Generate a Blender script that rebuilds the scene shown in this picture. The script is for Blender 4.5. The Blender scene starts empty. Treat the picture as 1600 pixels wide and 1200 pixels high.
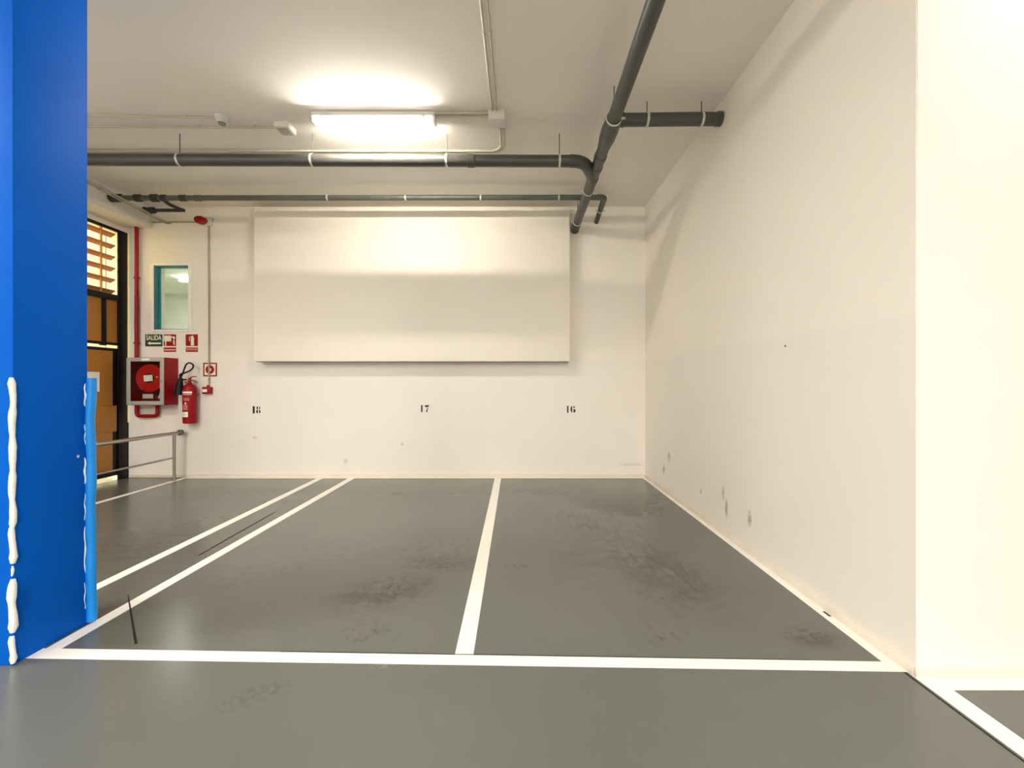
import bpy, bmesh, math, random
from mathutils import Vector, Matrix
random.seed(4)
PI = math.pi
S = bpy.context.scene
COL = S.collection
V = Vector

# ------------------------------------------------------------------ dimensions (metres)
CAM_H = 1.47          # eye height
BACK = 6.70           # back wall
RW = 2.0              # right wall face
LW = -6.08            # left wall / door plane
CEIL = 4.23
F = 670.0             # focal length in pixels of a 1600 wide frame
VX, VY = 808.0, 599.0

def at(px, py, Y):
    """survey helper: point seen at (px, py) lying Y metres away -> metres"""
    return V(((px - VX) / F * Y, Y, CAM_H + (VY - py) / F * Y))

def fl(px, py):
    """point on the floor"""
    Y = CAM_H * F / (py - VY)
    return ((px - VX) / F * Y, Y)

# ------------------------------------------------------------------ mesh builder
class MB:
    def __init__(s):
        s.bm = bmesh.new()
    def box(s, x0, x1, y0, y1, z0, z1, bev=0.0, seg=2, rot=None):
        b = bmesh.new()
        bmesh.ops.create_cube(b, size=1)
        c = V(((x0+x1)/2, (y0+y1)/2, (z0+z1)/2))
        for v in b.verts:
            v.co = V((v.co.x*abs(x1-x0), v.co.y*abs(y1-y0), v.co.z*abs(z1-z0)))
        if bev:
            bmesh.ops.bevel(b, geom=list(b.edges), offset=bev, segments=seg, profile=.5, affect='EDGES')
        M = Matrix.Translation(c)
        if rot is not None: M = M @ rot
        bmesh.ops.transform(b, matrix=M, verts=b.verts)
        s._merge(b); return s
    def _merge(s, b):
        me = bpy.data.meshes.new('tmp'); b.to_mesh(me); b.free()
        s.bm.from_mesh(me); bpy.data.meshes.remove(me)
    def tube(s, pts, r, seg=16, caps=True):
        pts = [V(p) for p in pts]
        n = len(pts)
        rad = r if isinstance(r, (list, tuple)) else [r]*n
        tang = []
        for i in range(n):
            t = (pts[min(i+1, n-1)] - pts[max(i-1, 0)])
            tang.append(t.normalized())
        up = V((0, 0, 1)) if abs(tang[0].z) < .9 else V((1, 0, 0))
        nx = tang[0].cross(up).normalized()
        rings = []
        for i in range(n):
            t = tang[i]
            nx = (nx - t*nx.dot(t)).normalized()
            ny = t.cross(nx)
            rings.append([s.bm.verts.new(pts[i] + (nx*math.cos(2*PI*k/seg) + ny*math.sin(2*PI*k/seg))*rad[i]) for k in range(seg)])
        for a, b in zip(rings, rings[1:]):
            for k in range(seg):
                s.bm.faces.new((a[k], a[(k+1) % seg], b[(k+1) % seg], b[k]))
        if caps:
            s.bm.faces.new(list(reversed(rings[0]))); s.bm.faces.new(rings[-1])
        return s
    def ring(s, c, axis, R, w, th, seg=24):
        """flat band of width w and thickness th round an axis"""
        c = V(c); a = V(axis).normalized()
        up = V((0, 0, 1)) if abs(a.z) < .9 else V((1, 0, 0))
        nx = a.cross(up).normalized(); ny = a.cross(nx)
        prof = [(-w/2, R), (w/2, R), (w/2, R+th), (-w/2, R+th)]
        rr = []
        for k in range(seg):
            d = nx*math.cos(2*PI*k/seg) + ny*math.sin(2*PI*k/seg)
            rr.append([s.bm.verts.new(c + a*h + d*q) for h, q in prof])
        for k in range(seg):
            A, B = rr[k], rr[(k+1) % seg]
            for j in range(4):
                s.bm.faces.new((A[j], A[(j+1) % 4], B[(j+1) % 4], B[j]))
        return s
    def lathe(s, c, axis, prof, seg=28):
        """prof: list of (height along axis, radius)"""
        c = V(c); a = V(axis).normalized()
        up = V((0, 0, 1)) if abs(a.z) < .9 else V((1, 0, 0))
        nx = a.cross(up).normalized(); ny = a.cross(nx)
        rings = []
        for h, q in prof:
            q = max(q, 1e-4)
            rings.append([s.bm.verts.new(c + a*h + (nx*math.cos(2*PI*k/seg) + ny*math.sin(2*PI*k/seg))*q) for k in range(seg)])
        for A, B in zip(rings, rings[1:]):
            for k in range(seg):
                s.bm.faces.new((A[k], A[(k+1) % seg], B[(k+1) % seg], B[k]))
        s.bm.faces.new(list(reversed(rings[0]))); s.bm.faces.new(rings[-1])
        return s
    def prism(s, poly, f, d):
        """poly: 2D outline, f maps (u,v) to a point, d: thickness vector"""
        d = V(d)
        A = [s.bm.verts.new(f(u, v)) for u, v in poly]
        B = [s.bm.verts.new(f(u, v) + d) for u, v in poly]
        n = len(poly)
        s.bm.faces.new(A); s.bm.faces.new(list(reversed(B)))
        for k in range(n):
            s.bm.faces.new((A[k], B[k], B[(k+1) % n], A[(k+1) % n]))
        return s
    def build(s, name, m, parent=None, smooth=True):
        bm = s.bm
        bmesh.ops.recalc_face_normals(bm, faces=bm.faces)
        if smooth:
            for f_ in bm.faces: f_.smooth = True
            for e in bm.edges:
                if len(e.link_faces) == 2 and e.calc_face_angle(0) > .6: e.smooth = False
        off = V((0, 0, 0))
        if parent is not None:
            p = parent
            while p is not None:
                off += p.location; p = p.parent
            bmesh.ops.translate(bm, vec=-off, verts=bm.verts)
        me = bpy.data.meshes.new(name); bm.to_mesh(me); bm.free()
        me.materials.append(m)
        o = bpy.data.objects.new(name, me); COL.objects.link(o)
        if parent is not None: o.parent = parent
        return o

def tag(o, label, cat=None, group=None, kind=None):
    o['label'] = label
    if cat: o['category'] = cat
    if group: o['group'] = group
    if kind: o['kind'] = kind
    return o
def thing(name, label, cat, loc, group=None):
    o = bpy.data.objects.new(name, None); COL.objects.link(o)
    o.location = loc; o.empty_display_size = .1
    return tag(o, label, cat, group)
def struct(name, mb, m, label, cat):
    return tag(mb.build(name, m), label, cat, kind='structure')

# ------------------------------------------------------------------ materials
def new_mat(name):
    m = bpy.data.materials.new(name); m.use_nodes = True
    nt = m.node_tree; b = nt.nodes['Principled BSDF']
    return m, nt, b
def mat(name, col, rough=.5, metal=0., var=.05, scale=6., bump=0., spec=.5, emit=None, estr=0.):
    m, nt, b = new_mat(name)
    N, L = nt.nodes, nt.links
    b.inputs['Roughness'].default_value = rough
    b.inputs['Metallic'].default_value = metal
    b.inputs['Specular IOR Level'].default_value = spec
    tc = N.new('ShaderNodeTexCoord')
    nz = N.new('ShaderNodeTexNoise'); nz.inputs['Scale'].default_value = scale; nz.inputs['Detail'].default_value = 5
    L.new(tc.outputs['Object'], nz.inputs['Vector'])
    mr = N.new('ShaderNodeMapRange'); mr.inputs['To Min'].default_value = 1-var; mr.inputs['To Max'].default_value = 1+var
    L.new(nz.outputs['Fac'], mr.inputs['Value'])
    mx = N.new('ShaderNodeVectorMath'); mx.operation = 'SCALE'; mx.inputs[0].default_value = col
    L.new(mr.outputs['Result'], mx.inputs['Scale'])
    L.new(mx.outputs[0], b.inputs['Base Color'])
    if bump:
        n2 = N.new('ShaderNodeTexNoise'); n2.inputs['Scale'].default_value = scale*12; n2.inputs['Detail'].default_value = 4
        L.new(tc.outputs['Object'], n2.inputs['Vector'])
        bp = N.new('ShaderNodeBump'); bp.inputs['Strength'].default_value = bump; bp.inputs['Distance'].default_value = .004
        L.new(n2.outputs['Fac'], bp.inputs['Height']); L.new(bp.outputs['Normal'], b.inputs['Normal'])
    if emit:
        b.inputs['Emission Color'].default_value = (*emit, 1); b.inputs['Emission Strength'].default_value = estr
    return m

def blob(nt, pos, c, r, rot=0., soft=.5):
    """soft ellipse mask round a place on the surface (metres)"""
    N, L = nt.nodes, nt.links
    mp = N.new('ShaderNodeMapping'); mp.vector_type = 'TEXTURE'
    mp.inputs['Location'].default_value = c; mp.inputs['Rotation'].default_value = (0, 0, rot); mp.inputs['Scale'].default_value = r
    L.new(pos, mp.inputs['Vector'])
    ln = N.new('ShaderNodeVectorMath'); ln.operation = 'LENGTH'; L.new(mp.outputs[0], ln.inputs[0])
    mr = N.new('ShaderNodeMapRange'); mr.interpolation_type = 'SMOOTHSTEP'
    mr.inputs['From Min'].default_value = 1.; mr.inputs['From Max'].default_value = 1-soft
    L.new(ln.outputs['Value'], mr.inputs['Value'])
    return mr.outputs['Result']
def mathn(nt, op, a, b=None):
    n = nt.nodes.new('ShaderNodeMath'); n.operation = op; n.use_clamp = op in ('ADD',)
    for i, x in enumerate((a, b)):
        if x is None: continue
        if isinstance(x, (int, float)): n.inputs[i].default_value = x
        else: nt.links.new(x, n.inputs[i])
    return n.outputs[0]
def mixc(nt, fac, a, b):
    n = nt.nodes.new('ShaderNodeMix'); n.data_type = 'RGBA'
    nt.links.new(fac, n.inputs['Factor']) if not isinstance(fac, (int, float)) else setattr(n.inputs['Factor'], 'default_value', fac)
    for i, x in (('A', a), ('B', b)):
        k = [q for q in n.inputs if q.name == i and q.type == 'RGBA'][0]
        if isinstance(x, tuple): k.default_value = (*x, 1)
        else: nt.links.new(x, k)
    return [q for q in n.outputs if q.type == 'RGBA'][0]
def noise(nt, vec, scale, detail=5, rough=.55, lo=0., hi=1., stretch=None):
    N, L = nt.nodes, nt.links
    if stretch:
        mp = N.new('ShaderNodeMapping'); mp.inputs['Scale'].default_value = stretch; L.new(vec, mp.inputs['Vector']); vec = mp.outputs[0]
    nz = N.new('ShaderNodeTexNoise'); nz.inputs['Scale'].default_value = scale; nz.inputs['Detail'].default_value = detail; nz.inputs['Roughness'].default_value = rough
    L.new(vec, nz.inputs['Vector'])
    mr = N.new('ShaderNodeMapRange'); mr.inputs['From Min'].default_value = lo; mr.inputs['From Max'].default_value = hi
    L.new(nz.outputs['Fac'], mr.inputs['Value'])
    return mr.outputs['Result']

def wall_mat(name, upper, lower, split, marks=()):
    """rolled paint: `lower` colour below height `split`, `upper` above, and scuffs (x,y,z, rx,ry,rz, strength)"""
    m, nt, b = new_mat(name)
    N, L = nt.nodes, nt.links
    g = N.new('ShaderNodeNewGeometry'); pos = g.outputs['Position']
    sx = N.new('ShaderNodeSeparateXYZ'); L.new(pos, sx.inputs[0])
    w = noise(nt, pos, 1.2, 3, lo=.3, hi=.7)
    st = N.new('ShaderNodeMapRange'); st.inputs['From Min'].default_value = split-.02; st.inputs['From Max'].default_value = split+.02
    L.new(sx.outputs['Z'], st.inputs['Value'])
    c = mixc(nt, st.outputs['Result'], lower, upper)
    c2 = mixc(nt, mathn(nt, 'MULTIPLY', w, .10), c, (.62, .58, .52))
    if marks:
        nn = noise(nt, pos, 16, 5, .6, .25, .6)
        for (x, y, z, rx, ry, rz, k, col) in marks:
            f = mathn(nt, 'MULTIPLY', blob(nt, pos, (x, y, z), (rx, ry, rz), 0, .55), k)
            f = mathn(nt, 'MULTIPLY', f, nn) if k < 1 else f
            c2 = mixc(nt, f, c2, col)
    L.new(c2, b.inputs['Base Color'])
    b.inputs['Roughness'].default_value = .62
    b.inputs['Specular IOR Level'].default_value = .3
    bp = N.new('ShaderNodeBump'); bp.inputs['Strength'].default_value = .12; bp.inputs['Distance'].default_value = .003
    L.new(noise(nt, pos, 90, 3), bp.inputs['Height']); L.new(bp.outputs[0], b.inputs['Normal'])
    return m

def floor_mat():
    m, nt, b = new_mat('grey_epoxy_floor')
    N, L = nt.nodes, nt.links
    g = N.new('ShaderNodeNewGeometry'); pos = g.outputs['Position']
    big = noise(nt, pos, .55, 4, .5, .3, .7)
    c = mixc(nt, big, (.104, .108, .097), (.126, .129, .116))
    
    
    # tyre marks and dirt, each patch where it lies on the floor
    gr = noise(nt, pos, 9, 8, .7, .5, .66, (1.6, .8, 1))
    gf = noise(nt, pos, 30, 6, .7, .47, .62)
    st = noise(nt, pos, 7, 6, .65, .46, .62, (3., .5, 1))
    sx = noise(nt, pos, 6, 6, .65, .44, .6, (.5, 3.2, 1))
    B = lambda px, py, rx, ry, rot=0., soft=.8: blob(nt, pos, (*fl(px, py), 0), (rx, ry, 1), rot, soft)
    D = lambda px, py: fl(px, py)
    so = noise(nt, pos, 4.5, 8, .72, .40, .60, (.8, 1.7, 1))
    stains = [
        (B(965, 785, .75, .65, -.3, .9), so, .92, (.030, .027, .019)), (B(985, 797, .45, .40, -.3, .9), so, .85, (.020, .016, .010)), (B(880, 765, 1.2, .5, 0, .9), so, .65, (.045, .041, .034)),
        (B(960, 860, .9, .9, 0, .9), so, .35, (.055, .05, .04)), (B(600, 925, .5, .35, .5, .9), so, .65, (.035, .033, .027)), (B(360, 768, 1.6, .5, .05, .9), so, .45, (.05, .047, .04)), (B(250, 850, 1.5, 1.2, .05, .9), so, .35, (.06, .052, .04)), (B(1040, 900, .5, .9, .3, .9), so, .45, (.055, .05, .037)), (B(1270, 995, .22, .16, 0, .9), so, .7, (.045, .04, .03)), (B(690, 880, .5, .3, 0, .9), so, .4, (.045, .043, .036)),
        (B(600, 925, .42, .30, .5), gr, .95, (0.034, 0.033, 0.028)),
        (B(570, 990, .30, .16, .2), gr, .7, (0.037, 0.036, 0.031)),
        (B(690, 880, .42, .25, 0), gf, .75, (0.037, 0.037, 0.031)),
        (B(680, 860, .5, .5, 0), gr, .45, (0.043, 0.042, 0.036)),
        (B(370, 905, .30, .22, .4), gr, .5, (0.050, 0.050, 0.043)),
        (B(480, 870, .9, .6, .3), gr, .28, (0.056, 0.056, 0.050)),
        (B(965, 785, .62, .62, -.3), sx, .95, (0.046, 0.034, 0.024)),
        (B(990, 797, .30, .32, -.3), sx, .8, (0.031, 0.022, 0.014)),
        (B(880, 765, .9, .45, 0), sx, .6, (0.050, 0.046, 0.038)),
        (B(940, 820, .9, .5, -.6), st, .45, (0.053, 0.050, 0.041)),
        (B(1020, 880, .45, .8, .3), st, .6, (0.053, 0.048, 0.037)),
        (B(1035, 990, .20, .16, .1), gr, .75, (0.046, 0.043, 0.034)),
        (B(1270, 995, .20, .14, 0), gf, .8, (0.043, 0.041, 0.031)),
        (B(1050, 930, .5, .35, .4), gr, .5, (0.053, 0.050, 0.041)),
        (B(810, 885, .15, .07, 0), gf, .7, (0.043, 0.043, 0.037)),
        (B(780, 800, .8, .9, 0), gr, .3, (0.056, 0.055, 0.046)),
        (B(350, 770, 1.3, .35, .05), sx, .6, (0.046, 0.045, 0.038)),
        (B(390, 785, .30, .10, .2), gf, .7, (0.031, 0.031, 0.028)),
        (B(480, 762, 1.2, .5, .05), sx, .6, (0.046, 0.045, 0.038)),
        (B(650, 765, 1.4, .45, .05), sx, .45, (0.053, 0.051, 0.043)),
        (B(400, 1085, .22, .10, .6), gf, .5, (0.056, 0.056, 0.048)),
        (B(600, 1040, .10, .04, .2), gf, .6, (0.211, 0.205, 0.180)),
    ]
    for f, n, k, col in stains:
        c = mixc(nt, mathn(nt, 'MULTIPLY', mathn(nt, 'MULTIPLY', f, n), k), c, col)
    L.new(c, b.inputs['Base Color'])
    rr = N.new('ShaderNodeMapRange'); rr.inputs['To Min'].default_value = .20; rr.inputs['To Max'].default_value = .255
    L.new(noise(nt, pos, 1.2, 3, .5, .3, .7), rr.inputs['Value'])
    L.new(rr.outputs[0], b.inputs['Roughness'])
    b.inputs['Specular IOR Level'].default_value = .5
    return m

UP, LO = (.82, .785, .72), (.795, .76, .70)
GREY = (.30, .28, .27)
rmarks = [(RW, *p) for p in ()]
def rm(px, py, ry, rz, k, col=GREY):
    Y = RW * F / (px - VX)
    return (RW, Y, CAM_H + (VY - py) / F * Y, .2, ry, rz, k, col)
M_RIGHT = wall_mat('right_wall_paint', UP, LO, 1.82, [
    rm(1045, 714, .07, .08, .9), rm(1037, 734, .05, .07, .9), rm(1135, 795, .035, .12, .95), rm(1130, 770, .03, .09, .8),
    rm(1171, 810, .04, .09, .95), rm(1095, 768, .02, .04, .8), rm(1227, 540.5, .012, .012, 1., (.02, .02, .02)),
    ])
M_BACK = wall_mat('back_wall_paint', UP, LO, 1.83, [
    ((628-VX)/100, BACK, 1.47-.95, .03, .2, .03, .6, GREY), ((540-VX)/100, BACK, .25, .05, .2, .05, .4, GREY), ((985-VX)/100, BACK, .2, .25, .2, .03, .5, (.5, .45, .38)),
    ((398-VX)/100, BACK, .62, .05, .2, .03, .6, (.5, .3, .25))])
M_PLAIN = wall_mat('white_wall_paint', UP, UP, 1.8)
M_CEIL = mat('ceiling_paint', (.80, .765, .71), .8, var=.03, scale=1.5, bump=.1, spec=.2)
M_FLOOR = floor_mat()
M_LINE = mat('white_line_paint', (.84, .82, .76), .45, var=.06, scale=14)
M_DARKLINE = mat('dark_crack', (.018, .016, .013), .8, spec=.2)
M_BASE = mat('beige_base_paint', (.68, .62, .53), .6, var=.12, scale=5)
M_BLUE = None
def blue_mat():
    m, nt, b = new_mat('blue_pillar_paint')
    N, L = nt.nodes, nt.links
    g = N.new('ShaderNodeNewGeometry'); pos = g.outputs['Position']
    c = mixc(nt, noise(nt, pos, 3, 4, lo=.3, hi=.7), (.000, .098, .53), (.000, .106, .56))
    Y = 2.626*F/(VX-40); z = CAM_H+(VY-937)/F*Y
    c = mixc(nt, mathn(nt, 'MULTIPLY', blob(nt, pos, (-2.626, Y-.01, z), (.3, .055, .10), 0, .7), .5), c, (.0, .05, .32))
    Y = 2.626*F/(VX-122); z = CAM_H+(VY-713)/F*Y
    c = mixc(nt, blob(nt, pos, (-2.626, Y, z), (.3, .010, .012), 0, .4), c, (.5, .7, .85))
    L.new(c, b.inputs['Base Color']); b.inputs['Roughness'].default_value = .6; b.inputs['Specular IOR Level'].default_value = .07
    return m
M_BLUE = blue_mat()
M_GUARD = mat('light_blue_foam', (.001, .27, .82), .5, var=.06, scale=9)
M_GLUE = mat('dried_white_glue', (.82, .85, .82), .6, var=.08, scale=30)
M_PVC = mat('dark_grey_pvc', (.058, .058, .051), .38, var=.15, scale=3)
M_PVCG = mat('grey_green_pvc', (.085, .095, .075), .4, var=.35, scale=8)
M_TAPE = mat('dark_pipe_wrap', (.035, .033, .028), .7, var=.4, scale=20)
M_CLAMP = mat('pale_metal_clamp', (.62, .61, .55), .45, metal=.2)
M_ROD = mat('steel_rod', (.16, .15, .13), .5, metal=.6)
M_CONDUIT = mat('cream_conduit', (.52, .49, .40), .45, var=.05)
M_CONDUITD = mat('grey_conduit', (.36, .33, .26), .45, var=.1)
M_BOXG = mat('light_grey_plastic', (.66, .65, .60), .45)
M_LENS = mat('smoky_lens', (.25, .25, .22), .25)
def lit_diffuser():
    m = bpy.data.materials.new('lit_clear_diffuser'); m.use_nodes = True
    nt = m.node_tree; N, L = nt.nodes, nt.links
    N.remove(N['Principled BSDF']); out = N['Material Output']
    t = N.new('ShaderNodeBsdfTransparent'); e = N.new('ShaderNodeEmission')
    e.inputs['Color'].default_value = (1., .92, .80, 1); e.inputs['Strength'].default_value = 5
    mx = N.new('ShaderNodeMixShader'); mx.inputs[0].default_value = .25
    L.new(t.outputs[0], mx.inputs[1]); L.new(e.outputs[0], mx.inputs[2]); L.new(mx.outputs[0], out.inputs['Surface'])
    return m
M_LAMPB = mat('white_lamp_housing', (.78, .76, .70), .4)
M_TUBE = mat('lit_tube_glass', (.9, .9, .85), .4, emit=(1., .92, .80), estr=118)
M_LAMP = lit_diffuser()
M_RED = mat('fire_red_paint', (.29, .001, .004), .4, spec=.3, var=.08)
M_REDD = mat('reel_red', (.46, .001, .002), .45, spec=.3, var=.05)
M_SIGNR = mat('sign_red', (.30, .002, .007), .45, spec=.3, var=.03)
M_SIGNG = mat('sign_green', (.003, .045, .022), .4, var=.03)
M_LUM = mat('luminous_sign_cream', (.80, .78, .60), .5, var=.02)
M_PINK = mat('sign_pale_band', (.80, .45, .38), .5)
M_BLACK = mat('black_rubber', (.005, .004, .004), .5, spec=.25)
M_BLKMET = mat('black_steel', (.0035, .0033, .004), .4, var=.3, spec=.25)
M_STEEL = mat('brushed_steel', (.42, .39, .35), .28, metal=1., var=.06, scale=12)
M_GREYMET = mat('grey_cabinet_frame', (.40, .40, .40), .4, metal=.3)
M_CABIN = mat('cabinet_dark_red', (.10, .004, .006), .5)
M_WHITE = mat('white_label', (.82, .82, .80), .5, var=.04)
M_PAPER = mat('white_paper', (.80, .80, .80), .7, var=.03)
M_TEXTGREY = mat('label_print', (.35, .38, .45), .6)
M_BROWN = mat('ochre_board', (.42, .17, .018), .5, var=.10, scale=3)
M_SLAT = mat('terracotta_slat', (.52, .20, .075), .55, var=.08)
M_NUM = mat('black_stencil_paint', (.006, .006, .006), .6)
M_TEAL = mat('teal_frame', (.02, .22, .24), .45)
M_WFR = mat('white_window_frame', (.84, .83, .80), .4)
M_PANEL = mat('white_board', (.82, .785, .70), .6, var=.02, scale=2)
M_YEL = mat('yellow_render', (.82, .68, .085), .8, var=.12, scale=1.2)
M_GROUND = mat('pale_paving', (.62, .56, .45), .8, var=.1)
M_ROOM = mat('pale_green_plaster', (.66, .675, .62), .7, var=.03)
M_BRASS = mat('brass', (.6, .45, .2), .35, metal=.9)

def glass_mat(k=1.):
    m = bpy.data.materials.new('window_glass'); m.use_nodes = True
    nt = m.node_tree; N, L = nt.nodes, nt.links
    N.remove(N['Principled BSDF']); out = N['Material Output']
    t = N.new('ShaderNodeBsdfTransparent'); t.inputs['Color'].default_value = (.90, .93, .88, 1)
    g = N.new('ShaderNodeBsdfGlossy'); g.inputs['Roughness'].default_value = .02; g.inputs['Color'].default_value = (1, 1, 1, 1)
    fr = N.new('ShaderNodeFresnel'); fr.inputs['IOR'].default_value = 1 + .45*k
    mx = N.new('ShaderNodeMixShader'); L.new(fr.outputs[0], mx.inputs[0]); L.new(t.outputs[0], mx.inputs[1]); L.new(g.outputs[0], mx.inputs[2])
    L.new(mx.outputs[0], out.inputs['Surface'])
    return m
M_GLASS = glass_mat(); M_ACRYL = glass_mat(.35)

# ------------------------------------------------------------------ setting
X1, Y0 = 7.5, -7.0
floor = struct('floor', MB().box(LW-.05, X1, Y0, BACK+.02, -.15, 0), M_FLOOR, 'glossy grey painted garage floor with white bay lines', 'floor')
struct('ceiling', MB().box(LW-.3, X1+.2, Y0-.2, BACK+.3, CEIL, CEIL+.3), M_CEIL, 'flat taupe ceiling above the parking bays', 'ceiling')
# back wall with the window hole
WX0, WX1, WZ0, WZ1 = -5.67, -5.13, 2.31, 3.31
wb = MB()
wb.box(LW-.35, WX0, BACK, BACK+.2, -.15, CEIL).box(WX1, RW+.3, BACK, BACK+.2, -.15, CEIL)
wb.box(WX0, WX1, BACK, BACK+.2, -.15, WZ0).box(WX0, WX1, BACK, BACK+.2, WZ1, CEIL)
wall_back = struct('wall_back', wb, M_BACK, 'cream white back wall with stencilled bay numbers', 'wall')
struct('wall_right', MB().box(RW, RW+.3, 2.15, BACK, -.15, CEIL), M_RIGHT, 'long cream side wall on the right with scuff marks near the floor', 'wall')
struct('wall_front', MB().box(RW+.005, X1, 2.146, 2.35, -.15, CEIL), M_PLAIN, 'bright white wall facing the viewer at the right edge', 'wall')
wl = MB()
wl.box(LW-.25, LW, Y0, 4.4, -.15, CEIL).box(LW-.25, LW, 4.4, BACK-.0, 3.81, CEIL)
struct('wall_left', wl, M_PLAIN, 'white wall above the black metal door', 'wall')
struct('wall_rear', MB().box(LW-.25, X1, Y0-.2, Y0, -.15, CEIL), M_PLAIN, 'white wall closing the garage behind the viewer', 'wall')
struct('wall_side', MB().box(X1, X1+.2, Y0-.2, 2.4, -.15, CEIL), M_PLAIN, 'white wall at the far right of the garage', 'wall')
struct('trim_1', MB().box(LW-.02, -5.70, Y0, BACK-.001, 3.89, CEIL-.001, .006), mat('beam_paint', (.74, .73, .70), .6, var=.04), 'pale boxed beam running along the top of the left wall', 'beam')
struct('baseboard_back', MB().box(LW+.02, RW, BACK-.012, BACK, 0, .045, .004), M_BASE, 'low beige skirting along the foot of the back wall', 'baseboard')
struct('baseboard_right', MB().box(RW-.014, RW, 2.15, BACK-.012, 0, .05, .005), M_BASE, 'low beige skirting along the foot of the right wall', 'baseboard')
struct('baseboard_front', MB().box(RW-.012, X1, 2.134, 2.15, 0, .05, .005), M_BASE, 'low beige skirting under the bright wall at the right edge', 'baseboard')

# painted lines (parts of the floor)
zc = [0.0012]
def strip(poly, label, name='line_marking', m=None):
    zc[0] += .00012
    z = zc[0]
    o = MB().prism(poly, lambda u, v: V((u, v, z)), (0, 0, -.0012)).build(name, m or M_LINE, floor)
    o['label'] = label
    return o
strip([(-2.64, 2.292), (2.0, 2.184), (2.0, 2.262), (-2.64, 2.378)], 'white line across the front of the bays')
strip([(-2.61, 2.30), (-2.525, 2.30), (-2.515, BACK-.06), (-2.615, BACK-.06)], 'white line on the left of bay 17, from the pillar to the back wall')
strip([(-3.07, 1.6), (-2.985, 1.6), (-3.0, BACK-.06), (-3.10, BACK-.06)], 'white line on the right of bay 18')
strip([(-.337, 2.29), (-.237, 2.29), (-.247, BACK-.06), (-.347, BACK-.06)], 'white line between bays 17 and 16')
strip([(1.925, 2.22), (RW-.012, 2.22), (RW-.012, BACK-.02), (1.948, BACK-.02)], 'white line along the foot of the right wall')
strip([(-5.19, BACK-.075), (RW-.02, BACK-.065), (RW-.02, BACK-.01), (-5.19, BACK-.01)], 'thin white line along the foot of the back wall')
strip([(-5.20, 3.4), (-5.12, 3.4), (-5.12, BACK-.02), (-5.20, BACK-.02)], 'white line beside the steel handrail')
strip([(1.985, .3), (2.087, .3), (2.087, 2.15), (1.985, 2.19)], 'white line running from the wall corner towards the viewer')
strip([(2.03, 2.052), (6.5, 2.052), (6.5, 2.14), (2.03, 2.14)], 'white line along the foot of the bright wall')
a, b_ = V((*fl(200, 930), 0)), V((*fl(213, 1006), 0))
d = (b_-a).normalized().cross(V((0, 0, 1)))
strip([(a+d*.003).to_2d(), (b_+d*.007).to_2d(), (b_-d*.005).to_2d(), (a-d*.003).to_2d()], 'thin dark scratch across the line by the pillar', 'scratch', M_DARKLINE)
a, b_ = V((*fl(310, 868), 0)), V((*fl(430, 800), 0)); d = V((.005, 0, 0))
strip([(a+d).to_2d(), (b_+d).to_2d(), (b_-d).to_2d(), (a-d).to_2d()], 'thin dark joint between the two left lines', 'joint', M_DARKLINE)
strip([(-1.3, 2.345), (1.55, 2.274), (1.55, 2.278), (-1.3, 2.351)], 'hairline dark edge behind the front line', 'joint', M_DARKLINE)
strip([(x, y) for x, y in ((1.965, 2.70), (1.98, 2.70), (1.98, 2.76), (1.965, 2.76))], 'small dark slot in the line by the right wall', 'slot', M_DARKLINE)
strip([(1.966, 1.0), (1.972, 1.0), (1.972, 2.18), (1.966, 2.18)], 'thin dark groove beside the near right line', 'joint', M_DARKLINE)

# stencilled bay numbers (paint on the back wall)
def half(cx, y0, y1, bulge, n=14):
    cy, ry = (y0+y1)/2, (y1-y0)/2
    return [(cx + (bulge-cx)*math.cos(-PI/2 + PI*k/n), cy + ry*math.sin(-PI/2 + PI*k/n)) for k in range(n+1)]
R4 = lambda x0, x1, y0, y1: [(x0, y0), (x1, y0), (x1, y1), (x0, y1)]
nums = {
    '18': ((380, 620), [R4(447, 545, 440, 780), half(692, 452, 594, 622), half(692, 600, 778, 604), half(748, 452, 596, 792), half(748, 602, 778, 816)]),
    '17': ((643, 620), [R4(447, 517, 392, 712), [(630, 398), (828, 392), (795, 465), (745, 482), (630, 482)], [(760, 500), (795, 515), (748, 605), (752, 708), (682, 708), (698, 625)]]),
    '16': ((871, 620), [R4(450, 518, 422, 748), half(692, 425, 742, 612), [(782+38*math.cos(t*PI/6), 483+40*math.sin(t*PI/6)) for t in range(12)], half(752, 565, 748, 850)]),
}
for k, ((ox, oy), polys) in nums.items():
    mb = MB()
    for p in polys:
        mb.prism(p, lambda u, v: V((((ox+u/30)-VX)/100, BACK-.0015, CAM_H+(VY-(oy+v/30))/100)), (0, .0012, 0))
    o = mb.build('stall_number', M_NUM, wall_back, smooth=False)
    o['label'] = f'black stencilled number {k} painted on the back wall'

# blue pillar
pil = struct('pillar', MB().box(-3.05, -2.626, 2.233, 2.622, 0, CEIL, .004), M_BLUE, 'square blue painted pillar at the left edge of the picture', 'pillar')
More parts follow.
